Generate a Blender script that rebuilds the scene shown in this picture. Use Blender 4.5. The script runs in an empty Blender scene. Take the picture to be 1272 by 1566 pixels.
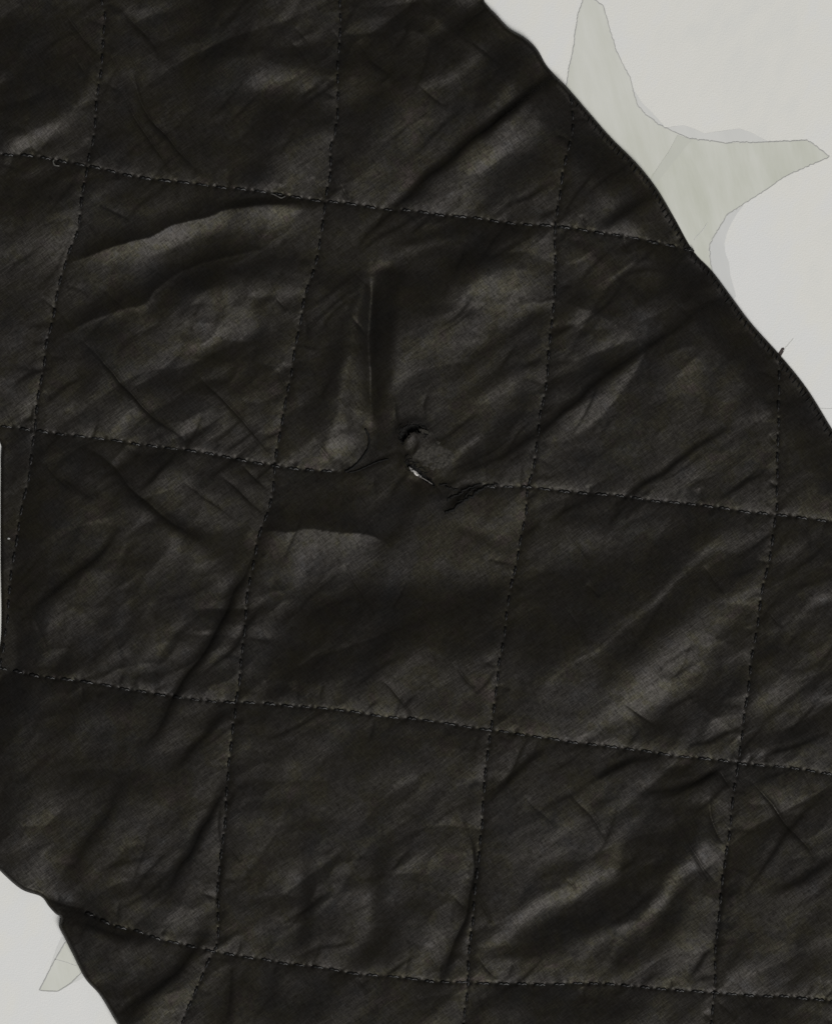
import bpy, math, random
import numpy as np
from mathutils import Vector

random.seed(7)
RNG = np.random.default_rng(11)
C = bpy.context.scene.collection
scene = bpy.context.scene

# ---------------------------------------------------------------- scale
# plan coordinates: 1 plan unit = 0.16 mm on the table (origin top left, y towards the viewer's feet)
S = 0.00016
CX, CY = 636.0, 783.0
def W(x, y, z=0.0):
    return ((x - CX) * S, (CY - y) * S, z)

# ---------------------------------------------------------------- camera
cam_d = bpy.data.cameras.new('camera')
cam = bpy.data.objects.new('camera', cam_d); C.objects.link(cam)
CAM_H = 2.0
cam.location = (0, 0, CAM_H)
cam.rotation_euler = (0, 0, 0)
cam_d.sensor_fit = 'VERTICAL'
cam_d.sensor_height = 24.0
cam_d.lens = 24.0 * (CAM_H - 0.0038) / (1566 * S)
cam_d.clip_start = 0.01
cam_d.clip_end = 20
scene.camera = cam

# ---------------------------------------------------------------- light
world = bpy.data.worlds.new('World'); scene.world = world
world.use_nodes = True
world.node_tree.nodes['Background'].inputs[0].default_value = (0.95, 0.98, 1.0, 1)
world.node_tree.nodes['Background'].inputs[1].default_value = 0.10

LD = np.array([0.45, 0.893]); LD /= np.linalg.norm(LD)      # towards the lamp, in plan x / y
def area(name, loc, size, energy, color=(1, 1, 1)):
    d = bpy.data.lights.new(name, 'AREA'); d.shape = 'RECTANGLE'
    d.size, d.size_y = size; d.energy = energy; d.color = color
    o = bpy.data.objects.new(name, d); C.objects.link(o)
    o.location = loc
    o.rotation_euler = (-Vector(loc)).to_track_quat('-Z', 'Y').to_euler()
    return o
KEY_ELEV = math.radians(50)
KD = 8.0
area('window_light', (LD[0]*math.cos(KEY_ELEV)*KD, -LD[1]*math.cos(KEY_ELEV)*KD, math.sin(KEY_ELEV)*KD),
     (5.6, 3.8), 722, (1.0, 0.992, 0.975))

vs = scene.view_settings
vs.view_transform = 'Standard'
try: vs.look = 'None'
except Exception: pass
vs.exposure = 0.0
vs.gamma = 1.0
vs.use_curve_mapping = False
scene.cycles.use_denoising = False

# ---------------------------------------------------------------- helpers
def mesh_obj(name, verts, faces, mat, parent=None, smooth=True):
    me = bpy.data.meshes.new(name)
    me.from_pydata([tuple(v) for v in verts], [], [tuple(f) for f in faces])
    me.update()
    if smooth:
        me.polygons.foreach_set('use_smooth', [True] * len(me.polygons))
    me.materials.append(mat)
    o = bpy.data.objects.new(name, me); C.objects.link(o)
    if parent: o.parent = parent
    return o

def catmull(pts, n=8, closed=False):
    P = np.array(pts, float); out = []
    m = len(P)
    rng = range(m if closed else m - 1)
    for i in rng:
        if closed: p0, p1, p2, p3 = P[(i-1) % m], P[i], P[(i+1) % m], P[(i+2) % m]
        else: p0, p1, p2, p3 = P[max(i-1, 0)], P[i], P[i+1], P[min(i+2, m-1)]
        for k in range(n):
            t = k / n
            out.append(0.5*((2*p1) + (-p0+p2)*t + (2*p0-5*p1+4*p2-p3)*t*t + (-p0+3*p1-3*p2+p3)*t**3))
    if not closed: out.append(P[-1])
    return np.array(out)

def resample(P, step):
    P = np.asarray(P, float)
    seg = np.hypot(*(P[1:] - P[:-1]).T); s = np.r_[0, np.cumsum(seg)]
    n = max(2, int(round(s[-1] / step)) + 1)
    t = np.linspace(0, s[-1], n)
    return np.c_[np.interp(t, s, P[:, 0]), np.interp(t, s, P[:, 1])]

def tube(path3, rad, sides=6, twist=None):
    """verts, faces of a capsule-like tube; rad is one radius per point"""
    P = np.asarray(path3, float); n = len(P)
    V, F = [], []
    T = np.gradient(P, axis=0); T /= np.linalg.norm(T, axis=1)[:, None] + 1e-12
    for i in range(n):
        t = T[i]; up = np.array([0, 0, 1.0])
        a = np.cross(t, up); a /= np.linalg.norm(a) + 1e-12
        b = np.cross(a, t)
        for k in range(sides):
            th = 2 * math.pi * k / sides
            r = rad[i]
            if twist is not None: r *= 1 + 0.30 * math.cos(2 * (th - twist * i))
            V.append(P[i] + r * (math.cos(th) * a + math.sin(th) * b))
    for i in range(n - 1):
        for k in range(sides):
            k2 = (k + 1) % sides
            F.append((i*sides+k, i*sides+k2, (i+1)*sides+k2, (i+1)*sides+k))
    F.append(tuple(range(sides))[::-1]); F.append(tuple((n-1)*sides + k for k in range(sides)))
    return V, F

class Bag:
    def __init__(self): self.v, self.f = [], []
    def add(self, vf):
        o = len(self.v); self.v += list(vf[0]); self.f += [tuple(i + o for i in f) for f in vf[1]]

# ---------------------------------------------------------------- materials
def new_mat(name):
    m = bpy.data.materials.new(name); m.use_nodes = True
    nt = m.node_tree; b = nt.nodes['Principled BSDF']
    return m, nt, b
def nd(nt, t, **kw):
    n = nt.nodes.new(t)
    for k, v in kw.items(): setattr(n, k, v)
    return n
def ramp(nt, fac, stops):
    r = nd(nt, 'ShaderNodeValToRGB'); e = r.color_ramp.elements
    while len(e) < len(stops): e.new(0.5)
    for el, (p, c) in zip(e, stops):
        el.position = p; el.color = c if len(c) == 4 else (*c, 1)
    nt.links.new(fac, r.inputs[0]); return r.outputs[0]
def noise(nt, vec, scale, detail=3, rough=0.5):
    n = nd(nt, 'ShaderNodeTexNoise'); n.inputs['Scale'].default_value = scale
    n.inputs['Detail'].default_value = detail; n.inputs['Roughness'].default_value = rough
    if vec is not None: nt.links.new(vec, n.inputs['Vector'])
    return n
def mapping(nt, vec, rot=0.0, scale=(1, 1, 1)):
    m = nd(nt, 'ShaderNodeMapping'); m.inputs['Rotation'].default_value = (0, 0, rot)
    nt.links.new(vec, m.inputs[0])
    m2 = nd(nt, 'ShaderNodeMapping'); m2.inputs['Scale'].default_value = scale
    nt.links.new(m.outputs[0], m2.inputs[0]); return m2.outputs[0]
def math_n(nt, op, a, b):
    m = nd(nt, 'ShaderNodeMath', operation=op)
    for i, v in enumerate((a, b)):
        if isinstance(v, (int, float)): m.inputs[i].default_value = v
        else: nt.links.new(v, m.inputs[i])
    return m.outputs[0]

WEAVE = math.radians(-36)
def fabric_mat():
    m, nt, b = new_mat('black_nylon')
    co = nd(nt, 'ShaderNodeTexCoord').outputs['Object']
    # thread streaks along the two directions of the weave
    a = noise(nt, mapping(nt, co, WEAVE, (330, 2100, 1)), 1.0, 2, 0.6)
    c = noise(nt, mapping(nt, co, WEAVE, (2300, 420, 1)), 1.0, 2, 0.6)
    fine = noise(nt, mapping(nt, co, WEAVE, (2300, 3300, 1)), 1.0, 2, 0.7)
    patch = noise(nt, co, 22, 2, 0.5)
    w = math_n(nt, 'ADD', math_n(nt, 'MULTIPLY', a.outputs[0], 0.55), math_n(nt, 'MULTIPLY', c.outputs[0], 0.45))
    w = math_n(nt, 'ADD', w, math_n(nt, 'MULTIPLY', fine.outputs[0], 0.22))
    w = math_n(nt, 'MULTIPLY', w, math_n(nt, 'ADD', math_n(nt, 'MULTIPLY', patch.outputs[0], 1.2), 0.35))
    bump = nd(nt, 'ShaderNodeBump'); bump.inputs['Strength'].default_value = 0.30
    bump.inputs['Distance'].default_value = 0.00020
    nt.links.new(w, bump.inputs['Height']); nt.links.new(bump.outputs[0], b.inputs['Normal'])
    # worn dye: faint brown, olive and blue-black mottling
    mot = noise(nt, co, 95, 4, 0.6)
    col = ramp(nt, mot.outputs[0], [(0.30, (0.0066, 0.0063, 0.0060)), (0.5, (0.0076, 0.0066, 0.0054)),
                                    (0.62, (0.0088, 0.0077, 0.0054)), (0.75, (0.0084, 0.0066, 0.0058))])
    nt.links.new(col, b.inputs['Base Color'])
    rr = noise(nt, co, 60, 3, 0.6)
    mr = nd(nt, 'ShaderNodeMapRange'); nt.links.new(rr.outputs[0], mr.inputs[0])
    mr.inputs['From Min'].default_value = 0.3; mr.inputs['From Max'].default_value = 0.7
    mr.inputs['To Min'].default_value = 0.435; mr.inputs['To Max'].default_value = 0.475
    nt.links.new(mr.outputs[0], b.inputs['Roughness'])
    # the warp and weft threads catch the light unequally
    g1 = noise(nt, mapping(nt, co, WEAVE, (420, 2600, 1)), 1.0, 2, 0.6); g2 = noise(nt, mapping(nt, co, WEAVE, (2800, 460, 1)), 1.0, 2, 0.6)
    g3 = noise(nt, co, 2600, 2, 0.7)
    g = math_n(nt, 'ADD', math_n(nt, 'ADD', math_n(nt, 'MULTIPLY', g1.outputs[0], 0.34), math_n(nt, 'MULTIPLY', g2.outputs[0], 0.40)), math_n(nt, 'MULTIPLY', g3.outputs[0], 0.26))
    ml = nd(nt, 'ShaderNodeMapRange'); nt.links.new(g, ml.inputs[0])
    ml.inputs['From Min'].default_value = 0.36; ml.inputs['From Max'].default_value = 0.64
    ml.inputs['To Min'].default_value = 0.06; ml.inputs['To Max'].default_value = 0.355
    nt.links.new(ml.outputs[0], b.inputs['Specular IOR Level'])
    t1 = noise(nt, co, 120, 4, 0.65)
    tint = ramp(nt, t1.outputs[0], [(0.30, (0.97, 0.95, 0.95)), (0.42, (1.0, 0.93, 0.87)), (0.51, (1.0, 0.95, 0.85)), (0.58, (1.0, 0.94, 0.68)), (0.66, (1.0, 0.84, 0.77))])
    nt.links.new(tint, b.inputs['Specular Tint'])
    return m
def thread_mat():
    m, nt, b = new_mat('black_thread')
    b.inputs['Base Color'].default_value = (0.0045, 0.0043, 0.004, 1)
    b.inputs['Roughness'].default_value = 0.36
    b.inputs['Specular IOR Level'].default_value = 0.28
    return m
def plain(name, col, rough=0.8, spec=0.3):
    m, nt, b = new_mat(name)
    b.inputs['Base Color'].default_value = (*col, 1); b.inputs['Roughness'].default_value = rough
    b.inputs['Specular IOR Level'].default_value = spec
    return m
def cloth_mat():
    m, nt, b = new_mat('white_cotton')
    co = nd(nt, 'ShaderNodeTexCoord').outputs['Object']
    big = noise(nt, co, 14, 4, 0.55)
    mid = noise(nt, mapping(nt, co, 0.5, (220, 90, 1)), 1.0, 3, 0.6)
    f = math_n(nt, 'ADD', math_n(nt, 'MULTIPLY', big.outputs[0], 0.7), math_n(nt, 'MULTIPLY', mid.outputs[0], 0.3))
    col = ramp(nt, f, [(0.32, (0.665, 0.665, 0.64)), (0.44, (0.70, 0.692, 0.655)), (0.54, (0.685, 0.686, 0.675)), (0.68, (0.712, 0.704, 0.682))])
    nt.links.new(col, b.inputs['Base Color'])
    b.inputs['Roughness'].default_value = 0.85; b.inputs['Specular IOR Level'].default_value = 0.2
    w1 = noise(nt, mapping(nt, co, 0.05, (1500, 5000, 1)), 1.0, 2, 0.5)
    w2 = noise(nt, mapping(nt, co, 0.05, (5000, 1500, 1)), 1.0, 2, 0.5)
    w = math_n(nt, 'ADD', w1.outputs[0], w2.outputs[0])
    bump = nd(nt, 'ShaderNodeBump'); bump.inputs['Strength'].default_value = 0.4; bump.inputs['Distance'].default_value = 0.0001
    nt.links.new(w, bump.inputs['Height']); nt.links.new(bump.outputs[0], b.inputs['Normal'])
    return m
def print_mat(name, light, dark, rot=1.3):
    m, nt, b = new_mat(name)
    co = nd(nt, 'ShaderNodeTexCoord').outputs['Object']
    st = noise(nt, mapping(nt, co, rot, (38, 190, 1)), 1.0, 5, 0.65)
    big = noise(nt, co, 45, 3, 0.5)
    f = math_n(nt, 'ADD', math_n(nt, 'MULTIPLY', st.outputs[0], 0.6), math_n(nt, 'MULTIPLY', big.outputs[0], 0.4))
    nt.links.new(ramp(nt, f, [(0.36, dark), (0.62, light)]), b.inputs['Base Color'])
    b.inputs['Roughness'].default_value = 0.85; b.inputs['Specular IOR Level'].default_value = 0.2
    return m
def padding_mat():
    m, nt, b = new_mat('matted_padding')
    co = nd(nt, 'ShaderNodeTexCoord').outputs['Object']
    n = noise(nt, co, 1500, 5, 0.7)
    nt.links.new(ramp(nt, n.outputs[0], [(0.32, (0.012, 0.0112, 0.0095)), (0.54, (0.032, 0.029, 0.024)), (0.74, (0.062, 0.058, 0.051))]), b.inputs['Base Color'])
    b.inputs['Roughness'].default_value = 0.8
    b.inputs['Specular IOR Level'].default_value = 0.2
    return m
M_FAB = fabric_mat(); M_THR = thread_mat(); M_THR2 = plain('dull_black_thread', (0.0045, 0.0042, 0.004), 0.45, 0.16); M_MAT = plain('matte_black_thread', (0.0062, 0.0058, 0.0052), 0.75, 0.16)
M_LIN = plain('black_lining', (0.006, 0.006, 0.006), 0.8, 0.1)
M_CLOTH = cloth_mat()
M_STAR = print_mat('pale_green_print', (0.63, 0.632, 0.59), (0.56, 0.565, 0.505))
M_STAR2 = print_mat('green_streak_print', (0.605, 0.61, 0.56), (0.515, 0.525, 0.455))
M_HALO = print_mat('pale_grey_print', (0.625, 0.625, 0.605), (0.585, 0.588, 0.57))
M_PENCIL = plain('pencil_line_print', (0.40, 0.40, 0.385), 0.85, 0.2)
M_DASH = plain('brown_stem_print', (0.055, 0.045, 0.042), 0.85, 0.2)
M_FAINT = plain('faint_line_print', (0.55, 0.55, 0.53), 0.85, 0.2)
M_PAD = padding_mat()
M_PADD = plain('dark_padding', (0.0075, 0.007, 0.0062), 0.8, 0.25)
M_WHITE = plain('white_filling', (0.62, 0.60, 0.57), 0.9, 0.2)

# ---------------------------------------------------------------- the table cloth and its print
def slab(name, x0, y0, x1, y1, z0, z1, mat):
    v = [(x0, y0, z0), (x1, y0, z0), (x1, y1, z0), (x0, y1, z0), (x0, y0, z1), (x1, y0, z1), (x1, y1, z1), (x0, y1, z1)]
    f = [(3, 2, 1, 0), (4, 5, 6, 7), (0, 1, 5, 4), (1, 2, 6, 5), (2, 3, 7, 6), (3, 0, 4, 7)]
    return mesh_obj(name, v, f, mat, smooth=False)
cloth = slab('tablecloth', -0.55, -0.55, 0.55, 0.55, -0.0012, 0.0, M_CLOTH)
cloth['kind'] = 'structure'; cloth['label'] = 'white tablecloth printed with pale grey green stars'

def flat(name, pts, z, mat, parent):
    from mathutils.geometry import tessellate_polygon
    v = [W(x, y, z) for x, y in pts]
    tri = tessellate_polygon([[Vector(p) for p in v]])
    f = []
    for t in tri:
        a, b, c = (Vector(v[i]) for i in t)
        f.append(t if (b - a).cross(c - a).z > 0 else t[::-1])
    return mesh_obj(name, v, f, mat, parent, smooth=False)
def ribbon(name, pts, width, z, mat, parent, closed=False, jit=0.0):
    P = resample(np.array(pts + ([pts[0]] if closed else []), float), 3.0)
    P = P + RNG.normal(0, jit, P.shape)
    T = np.gradient(P, axis=0); T /= np.linalg.norm(T, axis=1)[:, None] + 1e-9
    N = np.c_[-T[:, 1], T[:, 0]]
    w = width * (0.75 + 0.5 * RNG.random(len(P)))
    A = P + N * w[:, None] / 2; B = P - N * w[:, None] / 2
    v = [W(x, y, z) for x, y in A] + [W(x, y, z) for x, y in B]
    n = len(P); f = [(i, n + i, n + i + 1, i + 1) for i in range(n - 1)]
    return mesh_obj(name, v, f, mat, parent, smooth=False)

star_line = [(864, 140), (866, 129), (871, 100), (877, 72), (880, 45), (884, 21), (888, 8), (893, -5), (906, -4), (923, 8), (930, 34), (938, 61), (943, 77),
             (952, 95), (957, 106), (963, 114), (967, 132), (971, 147), (976, 161), (980, 165), (988, 175), (996, 179), (1006, 189), (1015, 193),
             (1036, 203), (1056, 211), (1085, 214), (1113, 218), (1122, 216), (1150, 217), (1178, 216), (1206, 215), (1234, 213), (1252, 225), (1269, 239),
             (1234, 254), (1199, 270), (1178, 285), (1160, 297), (1136, 312), (1113, 327), (1098, 351), (1085, 374), (1086, 397), (1092, 420)]
star_hidden = [(1060, 440), (940, 330)]
st = flat('star_print', star_line + star_hidden, 0.00003, M_STAR, cloth)
st['label'] = 'pale grey green star with pencil outline beside the jacket edge'
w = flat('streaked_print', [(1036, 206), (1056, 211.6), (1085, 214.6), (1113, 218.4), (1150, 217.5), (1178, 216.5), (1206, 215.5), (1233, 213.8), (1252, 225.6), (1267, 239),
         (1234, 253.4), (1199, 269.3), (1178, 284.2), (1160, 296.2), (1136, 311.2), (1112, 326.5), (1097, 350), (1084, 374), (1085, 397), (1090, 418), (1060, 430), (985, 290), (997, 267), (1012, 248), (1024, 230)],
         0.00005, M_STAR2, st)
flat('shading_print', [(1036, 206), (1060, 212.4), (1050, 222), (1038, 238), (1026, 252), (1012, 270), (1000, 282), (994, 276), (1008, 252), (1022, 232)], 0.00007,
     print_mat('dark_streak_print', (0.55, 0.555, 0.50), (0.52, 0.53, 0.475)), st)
h1 = flat('colour_overlap', [(966, 130), (972, 140), (982, 156), (1000, 174), (1016, 192), (1006, 189), (996, 180), (988, 176), (976, 162), (971, 148)], 0.00002, M_HALO, st)
flat('colour_overlap', [(1017, 194.5), (1032, 192), (1046, 190.5), (1062, 196), (1078, 203), (1104, 199), (1131, 195.5), (1150, 202), (1166, 211), (1176, 215.5), (1150, 216.5), (1113, 217.3), (1085, 213.2), (1056, 210.2), (1036, 202)], 0.00002, M_HALO, st)
flat('colour_overlap', [(1137, 314), (1127, 326), (1119, 340), (1112, 355), (1108, 372), (1110, 388), (1115, 400), (1117, 420), (1126, 452), (1120, 462), (1092, 425), (1086.5, 397), (1085.6, 374), (1098.4, 351), (1113.4, 327.4)], 0.00002,
     print_mat('cool_grey_print', (0.60, 0.602, 0.59), (0.565, 0.57, 0.56)), st)
ribbon('pencil_outline', star_line, 1.25, 0.00009, M_PENCIL, st, jit=0.45)
ribbon('pencil_outline', [(1061, 367), (1066, 360), (1074, 352), (1082, 340)], 0.8, 0.00009, M_FAINT, st, jit=0.2)

tip_line = [(100, 1442), (98.5, 1444), (91, 1457), (83, 1470), (72, 1492), (59.5, 1516), (73, 1517.2), (88, 1517.5), (99, 1511), (109, 1504), (117, 1496), (126, 1487)]
t2 = flat('star_print', tip_line + [(180, 1480), (150, 1430)], 0.00003, M_STAR, cloth)
t2['label'] = 'star point showing below the lower left jacket edge'
flat('colour_overlap', [(93, 1435), (100, 1436), (99, 1444), (91, 1457), (83, 1470), (72, 1492), (78, 1474), (85, 1454)], 0.00002, M_HALO, t2)
flat('colour_overlap', [(106, 1506.5), (118, 1502), (130, 1495), (128, 1487), (117, 1496)], 0.00002, M_HALO, t2)
ribbon('pencil_outline', tip_line, 1.4, 0.00009, M_PENCIL, t2, jit=0.12)
ribbon('pencil_outline', [(83, 1468), (100, 1473), (116, 1479)], 1.0, 0.00009, M_FAINT, t2, jit=0.15)
flat('stem_print', [(1182, 551), (1190, 540), (1195.5, 531.5), (1198.5, 530.8), (1200.6, 534), (1196, 542), (1190, 552)], 0.00003, M_DASH, cloth)
ribbon('faint_line_print', [(1198, 536), (1206, 526), (1214, 517)], 1.0, 0.00004, M_FAINT, cloth, jit=0.3)
ribbon('faint_line_print', [(1250, 624), (1264, 625), (1290, 623)], 0.9, 0.00004, M_FAINT, cloth, jit=0.2)

# ---------------------------------------------------------------- the jacket: plan of outline, seams, hole
OUT = [(690, -70), (740, 0), (760, 22), (780, 43), (805, 58), (822, 75), (835, 98), (850, 115), (868, 133), (900, 170), (935, 210), (975, 250), (1005, 288),
       (1030, 330), (1060, 383), (1090, 415), (1120, 455), (1150, 495), (1195, 545), (1235, 595), (1272, 655), (1300, 700), (1330, 760), (1345, 1000), (1345, 1640),
       (225, 1640), (200, 1600), (178, 1566), (163, 1540), (150, 1520), (130, 1498), (112, 1463), (98, 1435), (90, 1418), (92, 1404), (84, 1398), (74, 1387), (62, 1372),
       (32, 1361), (0, 1333), (-40, 1290), (-40, 1100), (-16, 1030), (-1, 990), (1.8, 950), (1.3, 900), (0.6, 860), (0.5, 760), (0.7, 700), (-0.9, 676), (-30, 640), (-70, 560), (-70, -70)]
OUTS = catmull(OUT, 5, True)

V1 = [(150, -70), (156, 0), (161, 20), (160, 55), (156, 100), (148, 151), (143, 211), (136, 252), (128, 292), (121, 342), (106, 387), (93, 428), (83, 483), (75, 510), (68, 550), (60, 600), (54, 656), (48, 701), (40, 747), (31, 787), (23, 842), (15, 902), (7, 973), (0, 1015), (-10, 1060), (-60, 1300), (-120, 1640)]
V2 = [(520, -70), (521, 0), (521, 50), (517, 111), (513, 201), (505, 225), (506, 272), (498, 302), (492, 352), (483, 402), (468, 453), (457, 507), (448, 550), (440, 600), (430, 651), (422, 706), (413, 772), (395, 822), (385, 877), (377, 938), (371, 993), (366, 1040), (362, 1075), (355, 1131), (347, 1221), (340, 1297), (333, 1372), (335, 1438), (325, 1458), (307, 1498), (284, 1548), (278, 1570), (255, 1640)]
V3 = [(860, -70), (866, 80), (871, 141), (876, 186), (866, 241), (858, 282), (849, 347), (848, 402), (848, 453), (842, 510), (836, 575), (826, 636), (816, 711), (808, 747), (803, 792), (793, 842), (780, 902), (773, 963), (764, 1013), (760, 1035), (755, 1085), (745, 1151), (740, 1221), (733, 1297), (725, 1372), (718, 1448), (715, 1503), (710, 1563), (704, 1640)]
V4 = [(1205, -70), (1196, 500), (1193, 550), (1190, 626), (1189, 726), (1185, 782), (1178, 842), (1168, 892), (1158, 953), (1148, 1008), (1144, 1048), (1138, 1095), (1128, 1171), (1118, 1236), (1110, 1302), (1102, 1372), (1095, 1448), (1092, 1503), (1087, 1563), (1080, 1640)]
H1 = [(-70, 228), (0, 235), (50, 240), (121, 250), (176, 263), (252, 276), (312, 283), (392, 293), (468, 303), (543, 313), (609, 322), (632, 323), (707, 331), (773, 340), (848, 347), (914, 355), (984, 367), (1045, 378), (1100, 390), (1360, 430)]
H2 = [(-70, 643), (0, 651), (50, 657), (111, 665), (211, 679), (282, 689), (352, 699), (433, 714), (508, 721), (528, 723), (630, 730), (740, 742), (798, 745), (873, 752), (944, 759), (1024, 767), (1100, 776), (1185, 788), (1261, 796), (1360, 808)]
H3 = [(-70, 1008), (0, 1022), (60, 1034), (126, 1043), (201, 1055), (267, 1065), (352, 1073), (433, 1079), (498, 1084), (574, 1093), (638, 1100), (723, 1113), (818, 1127), (894, 1137), (984, 1148), (1050, 1158), (1130, 1167), (1211, 1175), (1272, 1183), (1360, 1193)]
H4 = [(-70, 1340), (60, 1378), (91, 1390), (136, 1398), (176, 1415), (216, 1426), (267, 1443), (322, 1453), (382, 1464), (443, 1473), (503, 1482), (548, 1490), (629, 1496), (692, 1502), (798, 1505), (909, 1505), (999, 1510), (1100, 1519), (1175, 1523), (1261, 1530), (1360, 1538)]
VS = [catmull(v, 4) for v in (V1, V2, V3, V4)]
HS = [catmull(h, 4) for h in (H1, H2, H3, H4)]
for q_, P in enumerate(VS + HS):
    tt = np.arange(len(P)); wob = 0.8 * np.sin(tt * 0.9 + q_) + 0.7 * np.sin(tt * 0.37 + 2.1 * q_)
    P[:, 0 if q_ < 4 else 1] += wob
HOLE_A = catmull([(611, 664), (614, 656), (622, 651), (634, 649), (646, 653), (657, 660), (651, 664), (641, 661), (631, 661), (624, 666), (619, 676), (613, 675)], 4, True)
HOLE_B = catmull([(620, 702), (626, 708), (635, 713), (644, 721), (656, 732), (666, 743), (655, 739), (640, 730), (628, 720), (621, 711)], 4, True)
_r = np.random.default_rng(4)
HOLES = [h + _r.normal(0, 0.9, h.shape) for h in (HOLE_A, HOLE_B)]

STEP = 1.6
X0, X1, Y0, Y1 = -64, 1340, -64, 1636
gx = np.arange(X0, X1 + .1, STEP); gy = np.arange(Y0, Y1 + .1, STEP)
GX, GY = np.meshgrid(gx, gy)            # [row(y), col(x)]
NY, NX = GX.shape

def seg_dist(px, py, P, tpar=False):
    """distance of points to a polyline (and running parameter 0..1, and side)"""
    P = np.asarray(P, float)
    best = np.full(px.shape, 1e9); par = np.zeros(px.shape); side = np.ones(px.shape)
    seg = np.hypot(*(P[1:] - P[:-1]).T); cum = np.r_[0, np.cumsum(seg)]; tot = cum[-1] + 1e-9
    for i in range(len(P) - 1):
        a, b = P[i], P[i+1]; d = b - a; L2 = d @ d + 1e-12
        t = np.clip(((px - a[0]) * d[0] + (py - a[1]) * d[1]) / L2, 0, 1)
        ex = px - (a[0] + t * d[0]); ey = py - (a[1] + t * d[1])
        dd = np.hypot(ex, ey); m = dd < best
        best = np.where(m, dd, best)
        if tpar:
            par = np.where(m, (cum[i] + t * seg[i]) / tot, par)
            side = np.where(m, np.sign(d[0] * ey - d[1] * ex), side)
    return (best, par, side) if tpar else best
def near_dist(P, R):
    D = np.full((NY, NX), float(R)); P = np.asarray(P, float)
    for i in range(len(P) - 1):
        b = box_of(P[i:i+2], R)
        if b[0].stop <= b[0].start or b[1].stop <= b[1].start: continue
        D[b] = np.minimum(D[b], seg_dist(GX[b], GY[b], P[i:i+2]))
    return D
def inside(px, py, P):
    P = np.asarray(P); r = np.zeros(px.shape, bool); n = len(P)
    for i in range(n):
        x1, y1 = P[i]; x2, y2 = P[(i+1) % n]
        if y1 == y2: continue
        c = ((y1 > py) != (y2 > py)) & (px < (x2 - x1) * (py - y1) / (y2 - y1) + x1)
        r ^= c
    return r
def box_of(P, pad):
    P = np.asarray(P)
    i0 = max(0, int((P[:, 0].min() - pad - X0) // STEP)); i1 = min(NX, int((P[:, 0].max() + pad - X0) // STEP) + 2)
    j0 = max(0, int((P[:, 1].min() - pad - Y0) // STEP)); j1 = min(NY, int((P[:, 1].max() + pad - Y0) // STEP) + 2)
    return slice(j0, j1), slice(i0, i1)

# ---------------------------------------------------------------- folds of the cloth
# SL holds how far each spot leans towards (+) or away from (-) the window; it is integrated into real relief below.
DIAG = math.radians(-36)
NF = 1200
def smooth_noise(scale_x, scale_y, rot, seed):
    """cloth-like random relief: filtered noise, stretched and turned"""
    r = np.random.default_rng(seed); n = r.normal(size=(NF, NF)); F = np.fft.fft2(n)
    ky = np.fft.fftfreq(NF, STEP)[:, None]; kx = np.fft.fftfreq(NF, STEP)[None, :]
    c, s = math.cos(rot), math.sin(rot)
    u = kx * c + ky * s; v = -kx * s + ky * c
    out = np.real(np.fft.ifft2(F * np.exp(-((u * scale_x) ** 2 + (v * scale_y) ** 2) * 6)))[:NY, :NX]
    return out / out.std()
GXW = GX + 2.6 * smooth_noise(60, 60, 0, 71) + 1.3 * smooth_noise(22, 22, 0, 72)      # strokes wander like cloth does
GYW = GY + 2.6 * smooth_noise(60, 60, 0, 73) + 1.3 * smooth_noise(22, 22, 0, 74)
SL = np.zeros((NY, NX)); HK = np.zeros((NY, NX))
OX = OY = 0.0; SC = 3.18
def at(ox, oy, sc=3.18):
    global OX, OY, SC
    OX, OY, SC = ox, oy, sc
def T_(pts): return np.array([(OX + x / SC, OY + y / SC) for x, y in pts], float)
def L(amp, w, *pts):
    amp *= 0.8 if w > 9 else 0.92
    P = T_(pts); P = catmull(P, 5) if len(P) > 2 else P
    b = box_of(P, 3.2 * w)
    if b[0].stop <= b[0].start or b[1].stop <= b[1].start: return
    d, t, _ = seg_dist(GXW[b], GYW[b], P, True)
    SL[b] += amp * np.exp(-0.5 * (d / w) ** 2) * (0.35 + 0.65 * np.sin(np.pi * np.clip(t, 0.02, 0.98)) ** 0.6)
def K(depth, w, *pts):
    """a sharp crease: a narrow valley pressed into the cloth (mm)"""
    P = T_(pts); P = catmull(P, 5) if len(P) > 2 else P
    b = box_of(P, 7 * w)
    if b[0].stop <= b[0].start or b[1].stop <= b[1].start: return
    d, t, _ = seg_dist(GXW[b], GYW[b], P, True)
    fade = np.sin(np.pi * np.clip(t, 0, 1)) ** 0.8
    v = P[-1] - P[0]; v /= np.hypot(*v) + 1e-9
    c = abs(v[0] * LD[1] - v[1] * LD[0])
    SL[b] -= (3.3 if w <= 3.5 else 2.4) * min(depth, 0.8) * c * fade * np.exp(-0.5 * (d / (w * 0.9)) ** 2)
    depth = depth * ((1.8 if w <= 3.5 else 1.4) * (1 - c) + 0.25 * c)
    HK[b] -= depth * fade * (0.75 * np.exp(-(d / w)) + 0.25 * np.exp(-0.5 * (d / (2.2 * w)) ** 2))
def P_(amp, blur, pts):
    P = T_(pts); b = box_of(P, 2.5 * blur)
    if b[0].stop <= b[0].start or b[1].stop <= b[1].start: return
    Pc = np.vstack([P, P[:1]])
    d = seg_dist(GXW[b], GYW[b], Pc); d = np.where(inside(GXW[b], GYW[b], P), d, -d)
    x = np.clip((d + blur) / (2 * blur), 0, 1)
    SL[b] += 0.84 * amp * x * x * (3 - 2 * x)

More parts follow.
